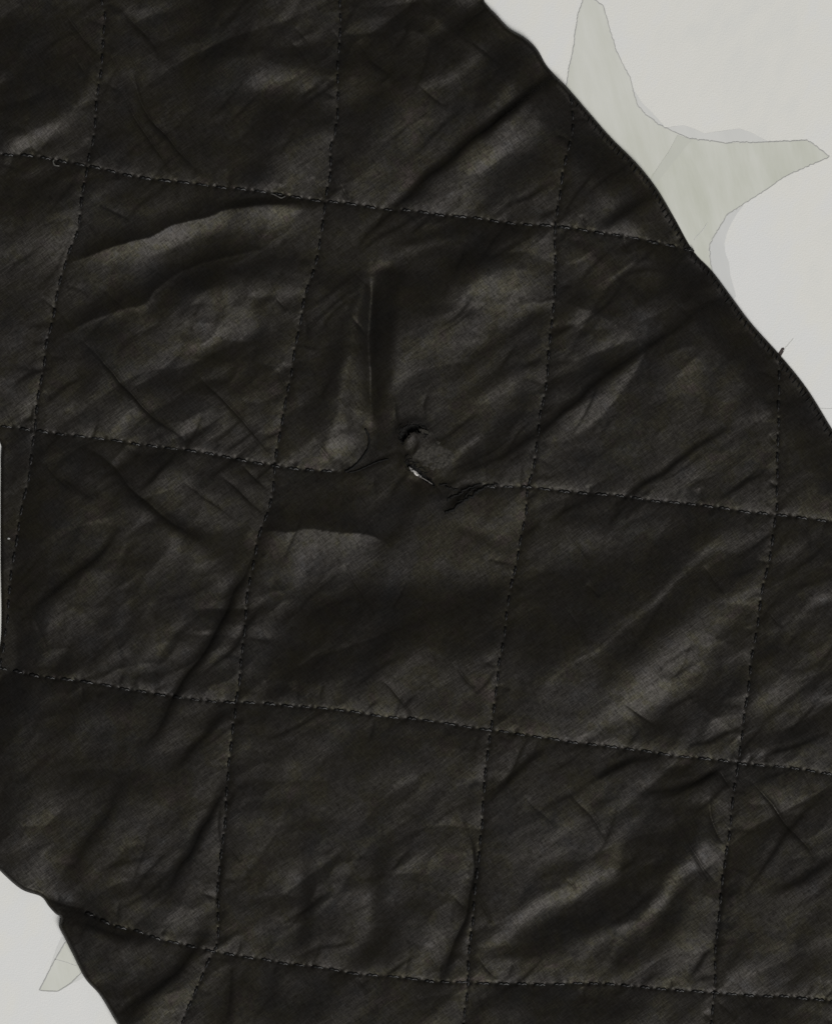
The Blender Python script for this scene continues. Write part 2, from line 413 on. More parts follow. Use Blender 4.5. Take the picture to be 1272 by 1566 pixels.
def E(ampn, wn, ampp, wp, *pts):
    """a fold edge: one lean on each side of the line (below / left of it counts as p)"""
    P = T_(pts); P = catmull(P, 5) if len(P) > 2 else P
    b = box_of(P, 3 * max(wn, wp))
    if b[0].stop <= b[0].start or b[1].stop <= b[1].start: return
    d, t, sd = seg_dist(GXW[b], GYW[b], P, True)
    fade = np.clip(np.minimum(t, 1 - t) / 0.15, 0, 1) ** 0.7
    SL[b] += fade * np.where(sd > 0, ampp * np.exp(-0.5 * (d / wp) ** 2), ampn * np.exp(-0.5 * (d / wn) ** 2))
def folds():
    at(0, 0)
    P_(-.9, 30, [(0,100),(300,60),(470,300),(400,420),(250,570),(100,640),(-60,620),(-60,100)])
    L(.9, 7, (60,690),(200,650),(300,600),(400,500),(470,400)); L(.5, 8, (-60,650),(60,680),(150,690))
    K(.35, 3, (280,0),(400,160),(490,290))
    P_(.4, 20, [(540,60),(860,0),(820,150),(720,480),(560,440),(520,250)])
    L(-1, 6, (600,60),(700,160),(800,290)); K(.35, 4, (600,60),(700,160),(800,290))
    P_(-.9, 40, [(880,-150),(1272,-150),(1272,250),(1150,400),(1100,560),(1000,540),(900,350)])
    P_(-.6, 30, [(900,700),(1272,560),(1272,880),(1000,860)])
    P_(.5, 25, [(1180,370),(1272,330),(1272,450),(1160,440)])
    K(.45, 3, (570,450),(700,630),(840,850)); K(.6, 3.5, (630,350),(700,520),(880,740),(1000,870))
    L(.4, 10, (760,660),(860,780)); P_(-.4, 25, [(480,520),(600,520),(760,720),(800,850),(500,820)])
    L(-.9, 22, (-40,960),(150,950),(370,900)); L(.5, 8, (-30,850),(200,840)); K(.3, 4, (-30,795),(60,810),(130,835))
    P_(.5, 30, [(-60,1180),(200,1100),(370,1080),(330,1272),(-60,1272)])
    L(.5, 7, (420,980),(520,930),(640,870))
    E(-1.3, 9, .9, 14, (300,1272),(450,1235),(600,1190),(730,1160),(900,1090),(1080,1035),(1290,1005),(1500,990)); L(-.4, 9, (420,1200),(560,1160),(700,1100),(900,1050),(1050,990),(1290,970))
    L(1.0, 16, (520,1272),(720,1210),(900,1130),(1100,1090),(1272,1060),(1450,1050)); L(.5, 18, (450,1060),(700,1080),(900,980),(1050,950))
    K(.3, 3, (480,1000),(560,1050),(640,1090))
    at(400, 0)
    P_(.4, 25, [(60,200),(180,60),(270,-30),(200,150),(100,240)]); P_(-.7, 25, [(80,280),(330,170),(370,320),(250,340)])
    P_(.7, 18, [(-60,360),(150,350),(270,360),(230,460),(80,450),(-60,440)]); L(.6, 5, (180,450),(280,370))
    P_(-.8, 25, [(-100,470),(300,430),(330,620),(180,620),(80,700),(60,850),(-60,850)])
    P_(.7, 22, [(100,670),(300,660),(310,830),(240,920),(60,900)])
    P_(.35, 20, [(420,60),(640,-30),(600,80),(480,150)])
    P_(-.8, 35, [(560,100),(900,40),(1080,60),(1050,180),(850,350),(650,400),(540,300)])
    K(.4, 5, (460,220),(540,300),(640,390)); L(-1, 8, (460,220),(540,300),(640,390))
    P_(-.5, 30, [(430,500),(560,330),(640,420),(560,620),(470,760),(390,740)])
    P_(.45, 40, [(560,650),(800,480),(880,560),(880,750),(640,920),(420,900),(480,760)])
    L(.8, 7, (700,440),(900,370),(1010,290),(1090,170))
    P_(-.8, 10, [(1030,440),(1100,240),(1272,150),(1272,330),(1130,480),(1060,540),(1030,520)])
    P_(-.5, 10, [(900,540),(1000,400),(980,530),(920,640)]); L(.4, 8, (1010,420),(960,580)); L(.4, 10, (1100,560),(1200,430),(1272,340))
    K(1.0, 4.5, (430,1250),(540,1110),(620,1020),(720,950),(800,870),(1000,690),(1100,610),(1272,490),(1354,420),(1430,355))
    L(-1.1, 6, (640,1000),(720,950),(800,870),(1000,690),(1100,610),(1272,490),(1354,420),(1424,358))
    P_(.6, 25, [(800,930),(1000,740),(1272,520),(1272,700),(1100,830),(950,980)]); L(.8, 5, (1050,830),(1180,740))
    P_(.3, 20, [(340,1040),(600,1030),(450,1230),(320,1230)])
    P_(-.7, 12, [(640,1180),(1000,1060),(980,1130),(720,1190)]); L(.6, 7, (640,1240),(800,1200),(960,1170))
    K(.3, 3, (700,1140),(820,1050)); P_(-.5, 20, [(640,1272),(800,1230),(960,1200),(1272,1200),(1272,1272)])
    L(.5, 6, (-100,1040),(0,1030),(150,1030),(260,1020),(280,1060)); L(-1, 6, (-150,1000),(0,1000),(250,990))
    at(700, 100)
    K(1.0, 4.5, (90,340),(250,210),(380,110),(470,40)); L(-1.1, 6, (90,340),(250,210),(380,110),(470,40))
    P_(.5, 25, [(0,440),(250,240),(440,150),(500,200),(440,300),(250,430),(100,560),(0,680)]); L(.6, 6, (60,530),(220,400))
    P_(-.6, 30, [(260,430),(480,300),(540,330),(480,560),(300,560),(200,520)])
    P_(.3, 20, [(180,700),(330,590),(460,560),(440,720),(250,740)])
    K(.3, 3, (230,700),(480,560)); K(.3, 3, (380,750),(490,690))
    P_(-.3, 30, [(540,330),(760,370),(850,500),(650,600),(530,660)])
    L(.5, 12, (600,690),(750,630),(870,540)); L(-1, 7, (700,780),(830,700),(970,650)); K(.4, 4, (700,780),(830,700),(970,650))
    L(-.6, 10, (560,720),(680,640),(800,560)); P_(.25, 20, [(720,790),(950,690),(1050,850),(800,830)])
    P_(-.8, 20, [(-60,860),(200,800),(330,810),(170,950),(60,1040),(-60,1060)])
    L(.5, 10, (220,920),(330,850),(460,820)); K(.3, 3, (150,970),(330,830))
    P_(.4, 35, [(0,1070),(200,960),(440,850),(450,1150),(250,1230),(0,1200)])
    K(.25, 3, (740,1070),(860,1010),(1000,1000)); P_(-.3, 30, [(880,1080),(1100,1000),(1200,1080),(1000,1272),(850,1272)])
    L(.3, 25, (560,900),(700,1000))
    at(0, 400)
    L(-1.1, 14, (280,330),(400,260),(520,200),(700,140),(800,80),(950,0),(1100,-40))
    L(.7, 14, (300,200),(420,120),(560,90),(720,20))
    L(.4, 10, (300,340),(420,290),(560,270),(700,220),(760,140),(900,40)); E(-.6, 9, .7, 8, (270,345),(420,283),(560,252),(690,208),(765,125),(900,38),(1080,-25),(1300,-50))
    L(-.9, 14, (760,230),(850,140),(1000,70),(1272,30),(1450,30))
    P_(.4, 25, [(560,300),(720,240),(900,200),(1100,130),(1272,120),(1420,110),(1400,280),(1272,300),(1000,400),(820,380),(700,450)])
    L(.6, 8, (900,430),(1040,380),(1180,330),(1272,310))
    P_(-.8, 25, [(1000,440),(1272,360),(1330,380),(1300,520),(1150,640),(1050,580),(960,500)])
    P_(-.5, 25, [(820,540),(1000,520),(1100,640),(900,740),(800,700)]); L(-.6, 10, (430,320),(540,350),(620,420))
    K(.7, 3.5, (370,350),(480,460),(600,600),(750,750),(920,900)); K(.5, 3, (960,520),(1070,630),(1250,840),(1330,920))
    P_(.45, 25, [(480,600),(560,560),(760,760),(720,840),(560,820),(460,700)]); P_(-.4, 12, [(370,540),(480,520),(480,640),(380,680)])
    P_(.3, 20, [(220,500),(360,420),(370,640),(330,720),(210,740)])
    P_(.4, 20, [(880,860),(1150,690),(1272,620),(1310,640),(1280,800),(1080,900)])
    K(.25, 2.5, (1000,900),(1200,740)); K(.3, 2.5, (1080,930),(1290,790)); K(.25, 2.5, (1180,950),(1310,850)); K(.2, 2.5, (940,860),(1080,740))
    K(.3, 3, (60,790),(110,780),(165,735))
    K(.9, 5, (430,900),(560,1000),(650,1110),(760,1200),(850,1272),(960,1350)); L(-1, 8, (430,900),(560,1000),(650,1110),(760,1200),(850,1272),(960,1340))
    K(.5, 3, (860,930),(760,1030),(670,1110)); K(.4, 4, (230,1000),(340,1070),(460,1140)); L(-.7, 8, (230,1000),(340,1070),(460,1140))
    L(.4, 8, (300,990),(430,1060),(560,1120)); K(.4, 2.5, (1060,1030),(1150,1110),(1270,1230)); K(.35, 2.5, (1180,980),(1290,1110)); K(.3, 2.5, (880,1060),(1000,1160),(1130,1270))
    P_(.35, 25, [(740,1060),(850,1000),(1100,1200),(1230,1290),(1150,1330),(900,1272),(800,1180)])
    P_(-.4, 20, [(180,880),(420,870),(540,1000),(650,1100),(480,1010),(300,920)])
    at(400, 400)
    L(-.6, 16, (-60,30),(180,40)); L(.4, 8, (-60,85),(180,60))
    P_(-.6, 10, [(210,60),(500,60),(440,130),(250,130)]); L(.5, 4, (240,340),(350,230),(520,90)); K(.3, 3, (230,330),(345,215),(500,90))
    P_(.3, 12, [(220,180),(440,140),(300,260),(200,330)])
    P_(-.55, 18, [(340,330),(460,170),(440,330),(400,520),(320,720),(230,860),(180,760),(310,560)])
    P_(.35, 18, [(200,420),(330,320),(340,520),(260,600),(160,560)])
    P_(1.3, 10, [(500,110),(536,90),(537,500),(536,740),(534,880),(520,985),(440,1010),(290,975),(345,800),(405,560),(455,300)]); E(-.9, 8, .7, 9, (536,70),(538,300),(537,560),(532,760))
    P_(-1.2, 9, [(545,60),(640,10),(700,60),(640,200),(640,560),(570,680),(545,500)])
    P_(-.7, 25, [(600,50),(900,30),(860,180),(640,260)]); L(.7, 6, (520,60),(570,20),(640,0))
    P_(.35, 20, [(660,460),(760,430),(740,640),(700,760),(640,620)])
    P_(.4, 30, [(860,200),(1272,0),(1400,0),(1272,330),(1000,450),(860,560),(820,420)])
    L(-.5, 7, (900,560),(1050,460),(1272,360)); L(.4, 7, (880,640),(1060,560),(1272,420)); L(-.6, 9, (1000,640),(1130,560),(1272,500)); L(.4, 6, (960,740),(1100,660),(1272,560))
    P_(-.7, 12, [(1100,800),(1272,640),(1330,650),(1272,850),(1000,1000),(920,1010)]); L(.8, 3.5, (920,960),(1000,880),(1070,820))
    P_(-.5, 15, [(100,1060),(360,1040),(460,1200),(440,1272),(0,1272),(30,1150)]); L(.5, 9, (440,1080),(540,1120),(600,1150))
    L(-.7, 12, (660,1240),(760,1150),(860,1090)); K(.5, 4, (420,1040),(540,990),(640,950)); K(.3, 3, (240,880),(300,930),(370,1000))
    L(.3, 12, (190,940),(250,900))
    K(.8, 5, (1100,1085),(1000,1120),(930,1180),(880,1220)); K(.5, 4, (1060,1085),(980,1105),(960,1150),(900,1190))
    at(0, 0, 1.0); L(-1.2, 7, (615,655),(614,680),(620,700),(628,712)); L(.8, 8, (640,700),(655,690),(672,694)); L(-.8, 6, (664,664),(672,670),(680,678)); K(.5, 4, (640,670),(634,684),(630,698)); L(-.9, 8, (640,735),(655,745),(672,748))
    K(.3, 3, (650,640),(646,622),(652,604)); K(.25, 3, (612,652),(604,632),(606,610)); K(.35, 3, (668,744),(690,738),(716,726)); K(.3, 3, (612,690),(590,700),(566,712)); K(.3, 3, (628,724),(610,742),(600,762)); at(400, 400)
    at(800, 400)
    K(1.0, 4.5, (-410,1070),(-300,1015),(-150,950),(0,870),(100,800),(250,680),(400,560),(560,430),(740,300),(900,200),(1050,140))
    P_(-.6, 14, [(60,800),(330,520),(560,380),(720,290),(420,560),(250,690)])
    P_(.3, 30, [(160,420),(330,380),(500,220),(560,330),(330,520),(180,620)]); L(.35, 25, (150,830),(400,650),(700,450),(900,300))
    K(.6, 3.5, (1020,790),(900,870),(760,970),(560,1110),(420,1270)); K(.35, 3, (1210,990),(1100,1070),(950,1170))
    P_(-.3, 30, [(540,720),(700,680),(700,800),(560,840)]); P_(.4, 25, [(100,900),(300,760),(400,720),(330,850),(150,960)])
    P_(.35, 30, [(780,1060),(960,920),(1100,820),(1000,1000),(850,1110)]); P_(-.4, 20, [(900,480),(1010,380),(1100,320),(1020,480),(930,560)])
    L(-.6, 9, (1060,600),(1090,680),(1120,760)); L(.35, 10, (990,560),(1050,700)); L(-.4, 20, (540,220),(700,150),(900,190))
    L(-.6, 7, (0,340),(140,260)); K(.3, 3, (0,530),(100,480)); K(.35, 3, (300,1140),(200,1200),(130,1265)); K(.3, 3, (560,1160),(480,1230),(420,1275))
    at(0, 800)
    K(.7, 4, (580,0),(480,140),(350,250),(200,390),(80,500)); L(-.6, 7, (580,0),(480,140),(350,250),(200,390),(80,500))
    P_(-.8, 10, [(860,0),(1000,60),(1200,20),(1190,200),(1100,250),(1000,140)]); L(.5, 6, (820,60),(950,180),(1060,290),(1090,310))
    K(1.3, 4.5, (1250,60),(1220,220),(1150,320),(1090,440),(980,620),(880,800),(780,980),(690,1080)); L(-1.1, 8, (1240,180),(1150,320),(1090,440),(980,620),(880,800),(780,980),(690,1080))
    K(.45, 3, (1300,370),(1190,500),(1130,590),(960,760)); L(-.6, 10, (1110,460),(1140,560),(1150,640))
    L(-.6, 9, (530,170),(600,270),(680,370),(720,540),(760,680)); L(.35, 8, (700,340),(760,520),(830,600))
    L(-.7, 8, (620,700),(700,740),(850,740)); L(-.6, 9, (290,720),(420,660),(530,490)); L(-.5, 8, (320,600),(350,690))
    P_(.2, 30, [(180,420),(470,380),(440,500),(330,600),(180,640),(120,540)])
    K(.6, 4, (1150,900),(1000,1040),(850,1190)); L(-.8, 7, (1150,900),(1000,1040),(850,1190))
    L(-.7, 20, (30,760),(150,900),(300,1100),(420,1272)); P_(.2, 30, [(350,820),(600,850),(740,900),(660,1080),(560,1130),(430,1000)])
    P_(-.4, 20, [(560,830),(780,830),(720,980),(600,920)]); P_(-.5, 15, [(960,780),(1140,640),(1150,830),(1000,840)]); L(.5, 4, (1185,110),(1215,50))
    at(400, 800)
    E(-.65, 22, .6, 28, (-20,75),(40,52),(130,50),(250,40),(380,44),(470,38),(560,62),(640,110))
    P_(.35, 22, [(0,120),(140,60),(440,60),(520,110),(480,190),(400,260),(150,330),(20,420),(-30,400)])
    P_(.35, 25, [(560,200),(700,130),(900,140),(1180,200),(1150,290),(850,280),(600,290)])
    L(-.6, 9, (520,120),(620,70),(700,0)); L(-.5, 6, (960,40),(1060,70),(1130,110)); P_(.4, 15, [(1010,20),(1200,0),(1240,100),(1120,90)])
    P_(-1.25, 36, [(150,400),(350,300),(600,330),(850,300),(1180,300),(1170,560),(950,640),(850,520),(650,640),(480,800),(100,820),(30,700)])
    P_(.55, 15, [(20,430),(110,530),(60,680),(-20,720),(-40,420)]); L(.4, 16, (320,690),(480,560)); L(.5, 14, (640,780),(760,700),(860,600)); L(.35, 16, (900,770),(1000,860))
    P_(-.3, 30, [(580,800),(860,740),(950,900),(700,900)]); P_(-.4, 25, [(420,980),(560,940),(700,1060),(800,1160),(480,1150)])
    P_(.2, 25, [(120,1000),(400,960),(400,1120),(200,1150)]); L(.35, 5, (690,1170),(770,1272)); L(.3, 8, (50,1100),(200,1272))
    at(872, 800)
    P_(.3, 20, [(-100,60),(300,20),(500,30),(250,110),(-100,150)])
    P_(-.9, 30, [(-230,330),(-120,230),(0,180),(250,130),(520,90),(560,0),(700,0),(560,200),(300,420),(0,650),(-180,760),(-260,600)])
    L(.9, 4, (-110,790),(0,690),(120,610),(260,490),(400,370),(520,250),(640,130),(720,40)); K(.2, 2.5, (-100,770),(20,665),(130,590),(270,475),(400,360))
    P_(-.8, 18, [(140,650),(330,480),(560,250),(900,60),(930,200),(740,340),(560,440),(380,600),(180,780)])
    L(.45, 7, (650,130),(800,60)); K(.35, 3, (630,200),(740,350))
    P_(.6, 22, [(150,960),(250,800),(450,560),(720,400),(900,320),(900,400),(720,560),(600,780),(300,960)]); L(.7, 6, (250,960),(350,870),(450,790))
    P_(-.7, 18, [(700,620),(870,500),(880,560),(800,660),(700,680)])
    P_(-.8, 18, [(330,980),(560,840),(700,760),(850,650),(850,780),(700,920),(560,1050),(400,1050)]); L(.5, 14, (680,1000),(780,860))
    K(.4, 3, (540,1090),(740,1020),(830,990)); K(.4, 3, (120,1230),(240,1170),(380,1130)); K(.45, 3, (560,1270),(740,1180))
    P_(-.5, 25, [(1000,260),(1272,150),(1400,120),(1400,230),(1272,280),(1000,430),(940,400)]); L(.6, 6, (930,580),(1100,450),(1272,330),(1380,250))
    P_(-.5, 20, [(1130,500),(1272,430),(1380,400),(1272,560)]); P_(.3, 25, [(950,900),(1100,850),(1272,780),(1272,840),(1100,930),(950,1080),(900,1090)])
    P_(-.6, 20, [(1080,960),(1272,880),(1400,860),(1400,1040),(1272,1060),(1000,1060)]); K(.45, 3, (900,1140),(1080,1100),(1272,1040))
    at(0, 1166)
    P_(-.5, 25, [(250,0),(560,60),(600,120),(480,330),(430,260),(300,100)]); L(-.7, 10, (610,100),(480,300),(410,400),(330,560)); K(.3, 5, (610,100),(480,300),(410,400),(330,560))
    P_(.25, 35, [(60,180),(250,150),(300,400),(120,400)]); L(-.5, 20, (-40,440),(150,440)); P_(.3, 30, [(600,300),(780,200),(760,380),(620,360)])
    L(-.5, 10, (830,0),(860,200),(880,380)); L(-.5, 10, (900,30),(960,220))
    K(.9, 4, (1110,60),(1080,160),(960,340),(850,520),(790,620)); L(-.9, 7, (1110,60),(1080,160),(960,340),(850,520),(790,620)); L(-.6, 10, (790,620),(730,710))
    K(.6, 4, (1090,150),(1060,400),(1045,600),(1035,830))
    P_(-.8, 15, [(320,680),(500,720),(700,720),(800,820),(560,790),(430,740)]); P_(-.9, 8, [(200,665),(350,670),(440,720),(330,745),(280,740)])
    P_(-1, 10, [(320,750),(500,790),(560,810),(740,850),(700,880),(560,860),(400,800)]); K(.9, 5, (180,668),(300,690),(440,735),(560,790)); K(.6, 6, (330,760),(500,810),(640,850))
    P_(.25, 30, [(400,840),(700,920),(830,940),(700,1060),(480,1040)])
    K(.9, 5, (1000,800),(950,900),(880,1000),(700,1160),(620,1272)); L(-.8, 7, (1000,800),(950,900),(880,1000),(700,1160),(620,1272))
    P_(-.5, 25, [(480,1100),(650,1120),(600,1272),(540,1272)]); P_(.35, 20, [(980,1090),(1100,980),(1060,1080),(960,1180)])
    L(-.8, 8, (1140,980),(1110,1100),(1090,1272)); K(.4, 4, (1140,960),(1120,1100),(1090,1272))
    at(400, 1166)
    P_(.2, 40, [(40,200),(180,100),(300,240),(180,400),(20,380)]); L(.3, 6, (80,80),(300,250)); L(-.9, 12, (590,400),(570,560),(570,670)); L(-.7, 16, (740,200),(740,300))
    P_(.3, 25, [(380,560),(500,560),(510,780),(430,900),(260,920),(260,800)]); L(.7, 7, (500,640),(510,740),(480,840),(400,910))
    P_(-.8, 16, [(540,680),(680,760),(640,960),(440,960),(480,870)]); L(-1, 9, (210,540),(230,680),(200,800),(210,920))
    P_(.5, 18, [(720,960),(800,860),(830,680),(860,760),(850,920),(760,990)])
    K(.8, 4, (940,200),(990,320),(1030,440),(1030,600),(980,780),(860,1050)); L(-1, 7, (1030,440),(1020,640),(960,840),(870,1040)); K(.3, 3, (1050,620),(1110,760))
    L(.4, 8, (920,1000),(990,900)); K(.3, 3, (1050,920),(1150,1060)); L(.5, 4, (1060,900),(1160,1050))
    L(-1, 10, (60,990),(50,1120),(90,1272)); P_(-.5, 20, [(100,1100),(380,1050),(420,1130),(250,1272),(100,1272)]); P_(-.6, 18, [(1010,1120),(1272,1100),(1272,1180),(1050,1200)])
    at(0, 0, 1.0)
    L(1.3, 8, (742,1447),(788,1407),(833,1374),(884,1357),(938,1335)); L(.5, 6, (938,1335),(940,1300))
    P_(.4, 20, [(780,1230),(850,1250),(900,1270),(930,1300),(860,1290),(790,1310),(745,1280)]); P_(-.5, 12, [(790,1370),(830,1330),(920,1310),(860,1350),(800,1380)])
    K(.4, 3, (833,1140),(786,1188),(743,1235)); K(.4, 3, (890,1202),(950,1172),(1011,1155)); K(.4, 3, (1000,1228),(1061,1198),(1115,1172)); K(.2, 2.5, (800,1215),(850,1270)); K(.2, 2.5, (860,1200),(925,1290)); K(.25, 3, (740,1225),(790,1180),(830,1140)); K(.2, 2.5, (820,1240),(900,1200))
    at(872, 1166)
    P_(-1.0, 12, [(-340,930),(-230,810),(120,640),(220,560),(220,400),(450,220),(670,200),(600,430),(450,620),(330,760),(0,860),(-160,960)])
    L(.8, 9, (60,900),(250,810),(380,740),(480,620),(580,500)); P_(-.9, 9, [(200,960),(350,840),(460,720),(560,540),(610,540),(580,720),(500,830),(350,960),(230,1000)])
    P_(.6, 12, [(620,430),(700,370),(740,430),(720,570),(680,600),(620,480)]); L(.4, 15, (480,960),(620,860)); P_(.3, 25, [(560,760),(700,640),(680,860),(540,1060),(420,960)])
    K(.3, 2.5, (460,220),(600,460),(700,600)); L(-.7, 6, (380,160),(560,110),(740,20)); K(.4, 3, (380,160),(560,110),(740,20)); K(.45, 3, (120,80),(300,0))
    K(.4, 3, (720,40),(780,130)); K(.4, 3, (670,180),(690,300),(740,390)); K(.6, 3.5, (850,80),(1000,230),(1090,350),(1200,510)); K(.4, 3.5, (1230,150),(1070,310),(950,480),(830,640))
    K(.5, 4, (1290,480),(1150,570),(980,630)); L(-.8, 7, (1290,480),(1150,570),(980,630)); K(.3, 3, (890,110),(1060,40)); L(-.6, 12, (910,200),(980,360)); L(-.5, 9, (1040,440),(1060,510))
    L(-.6, 9, (1200,700),(1220,780)); L(-.7, 10, (1130,820),(1090,930)); P_(-.6, 16, [(780,860),(850,780),(830,900),(800,1000),(750,1000)])
    K(.4, 3.5, (560,1060),(640,930),(680,890)); K(.6, 4, (740,400),(710,680),(690,1000)); L(.5, 8, (780,1050),(830,980),(860,1080))
    P_(-.7, 18, [(-200,1120),(300,1130),(420,1200),(200,1272),(-200,1272)]); P_(-.4, 15, [(720,1150),(1000,1180),(1272,1210),(1272,1300),(720,1300)]); L(.3, 14, (350,1180),(420,1230))
folds()
def puckers():
    """short creases where the cloth is gathered by the stitching"""
    at(0, 0, 1.0)
    r = random.Random(21)
    for P in VS + HS:
        Q = resample(P, 1.0)
        i = r.uniform(10, 40)
        while i < len(Q) - 30:
            p = Q[int(i)]; t = Q[int(i) + 3] - Q[int(i) - 3]; t = t / (np.hypot(*t) + 1e-9)
            n = np.array([-t[1], t[0]]) * r.choice((-1, 1))
            a = r.gauss(0, 0.55); v = n * math.cos(a) + t * math.sin(a); ln = r.uniform(14, 46)
            m = p + v * ln * .5 + np.array([v[1], -v[0]]) * r.uniform(-4, 4)
            K(r.uniform(.12, .30), r.uniform(2.4, 4.5), tuple(p + v * 2), tuple(m), tuple(p + v * ln))
            i += r.uniform(16, 60)
puckers()

# long hair-line creases across the squares, most of them on the two bias directions of the cloth
def hairlines():
    at(0, 0, 1.0)
    r = random.Random(5)
    for k in range(190):
        x, y = r.uniform(0, 1272), r.uniform(0, 1566)
        a = r.choice((-0.63, -0.63, -0.55, -0.8, 0.85, 0.95, -1.1)) + r.gauss(0, .13)
        ln = r.uniform(30, 130) * (1.0 if a < 0 else 0.75); v = np.array([math.cos(a), math.sin(a)]); n = np.array([-v[1], v[0]])
        p = np.array([x, y]); bend = r.uniform(-.06, .06) * ln
        K(r.uniform(.10, .30), r.uniform(1.9, 3.0), tuple(p - v * ln / 2), tuple(p + n * bend), tuple(p + v * ln / 2))
hairlines()
SL += 0.03 * smooth_noise(14, 4, DIAG, 1) + 0.03 * smooth_noise(4, 12, DIAG, 2) + 0.07 * smooth_noise(30, 22, DIAG, 3)

# integrate the lean into relief (least squares, in the frequency plane)
SLOPE = 0.25
N = NF
pad = np.zeros((N, N)); pad[:NY, :NX] = SL - SL.mean()
F = np.fft.fft2(pad)
ky = 2 * np.pi * np.fft.fftfreq(N, STEP)[:, None]; kx = 2 * np.pi * np.fft.fftfreq(N, STEP)[None, :]
kd = kx * LD[0] + ky * LD[1]; kp = -kx * LD[1] + ky * LD[0]
Hf = 1j * kd * F * SLOPE / (kd ** 2 + 0.12 * kp ** 2 + (2 * np.pi / 1700) ** 2)
REL = np.real(np.fft.ifft2(Hf))[:NY, :NX]            # plan units
REL -= REL.mean()
print('relief mm', REL.min() * .16, REL.max() * .16, np.percentile(REL*.16,[1,5,25,50,75,95,99]))

# seams: puffed squares between stitched grooves
dseam = np.full((NY, NX), 1e9)
torn = lambda x: (x > 528) & (x < 738)
for P in VS: dseam = np.minimum(dseam, near_dist(resample(P, 14), 170))
for i, P in enumerate(HS):
    d = near_dist(resample(P, 14), 170)
    if i == 1:
        d = d + np.clip(np.minimum(GX - 522, 742 - GX), 0, 40) * 2.0
    dseam = np.minimum(dseam, d)
MM = 0.001
height = 2.7 + 0.6 * (1 - np.exp(-(dseam / 55.0) ** 1.25)) - 0.05 * np.exp(-(dseam / 2.8) ** 2) - 0.12 * np.exp(-(dseam / 9.0) ** 2) + 0.16 * np.where(REL < 0, 26 * np.tanh(REL / 26), 40 * np.tanh(REL / 40)) + HK * 0.8
height += 0.004 * smooth_noise(9, 3, DIAG, 5) + 0.003 * smooth_noise(3, 8, DIAG, 6)

# crumpled nylon: sharp little valleys and ridges running through every square
def crinkle(sx, sy, rot, seed, slope, sharp=0.10):
    n = smooth_noise(sx, sy, rot, seed); h = np.sqrt(n * n + sharp * sharp)
    gy_, gx_ = np.gradient(h, STEP); rms = math.sqrt(float((gx_ ** 2 + gy_ ** 2).mean()))
    return h * (slope / rms) * 0.16
mask = np.clip(0.75 + 0.35 * smooth_noise(110, 110, 0, 40), 0.15, 1.6)
height += mask * (crinkle(130, 46, DIAG, 41, 0.034, .04) - crinkle(60, 120, DIAG - .25, 42, 0.030, .04) + crinkle(50, 30, DIAG + .3, 43, 0.030, .05) - crinkle(30, 18, DIAG, 44, 0.026, .07))

# the pleat above the tear: a flat wedge running down to a sharp line, with a steep bank beyond it
pb = (slice(int((400 - Y0) / STEP), int((740 - Y0) / STEP)), slice(int((440 - X0) / STEP), int((680 - X0) / STEP)))
px_, py_ = GXW[pb], GYW[pb]
xl = np.interp(py_, [410, 430, 500, 560, 620, 690, 730], [563, 559, 546, 536, 521, 501, 488])
xr = np.interp(py_, [410, 600, 660, 700, 730], [566, 568, 566, 556, 545])
dep = 0.07 * np.minimum(xr - xl, 46) * np.clip((py_ - 418) / 50, 0, 1) * np.clip((722 - py_) / 60, 0, 1)
dep = np.maximum(dep, 4.0 * np.clip((py_ - 420) / 25, 0, 1) * np.clip((690 - py_) / 60, 0, 1))
prof = np.where(px_ < xr, np.clip((px_ - xl) / (xr - xl + 1e-6), 0, 1), np.clip(1 - (px_ - xr) / 40, 0, 1) ** 1.3)
height[pb] -= 0.16 * dep * prof

# torn rim lifts a little
dh = np.minimum(*[near_dist(np.vstack([h, h[:1]]), 40) for h in HOLES])
inh = inside(GX, GY, HOLES[0]) | inside(GX, GY, HOLES[1])
height += 0.22 * np.exp(-(dh / 8.0) ** 2)

# stitch positions: dents where the needle went in
SEAMS = []
def seam(P, a, b, pitch, axis):
    Q = resample(P, 1.0); m = (Q[:, axis] >= a) & (Q[:, axis] <= b); SEAMS.append((Q[m], pitch))
for P in VS: seam(P, -60, 1630, 25.0, 1)
seam(HS[0], -60, 1085, 27.5, 0); seam(HS[1], -60, 529, 27.5, 0); seam(HS[1], 738, 1335, 27.5, 0); seam(HS[2], -60, 1335, 27.5, 0); seam(HS[3], 128, 1335, 27.5, 0)
STITCH = []
for Q, pitch in SEAMS:
    lst = []; i = 3.0
    while i + pitch < len(Q):
        p = pitch * random.uniform(0.85, 1.15); ln = 0.64 * p * random.uniform(.9, 1.1)
        a, b = Q[int(i)], Q[min(int(i + ln), len(Q) - 1)]
        lst.append((a, b)); i += p
    STITCH.append(lst)
def dent(x, y, dep, w):
    b = box_of([(x, y)], 4 * w)
    if b[0].stop > b[0].start and b[1].stop > b[1].start:
        height[b] -= dep * np.exp(-0.5 * ((GX[b] - x) ** 2 + (GY[b] - y) ** 2) / w ** 2)
for k, lst in enumerate(STITCH):
    q_ = 0.45 if k < 4 else 0.9
    for a, b in lst:
        dent(*a, q_ * random.uniform(.10, .36), random.uniform(1.6, 2.4)); dent(*b, q_ * random.uniform(.10, .36), random.uniform(1.6, 2.4))

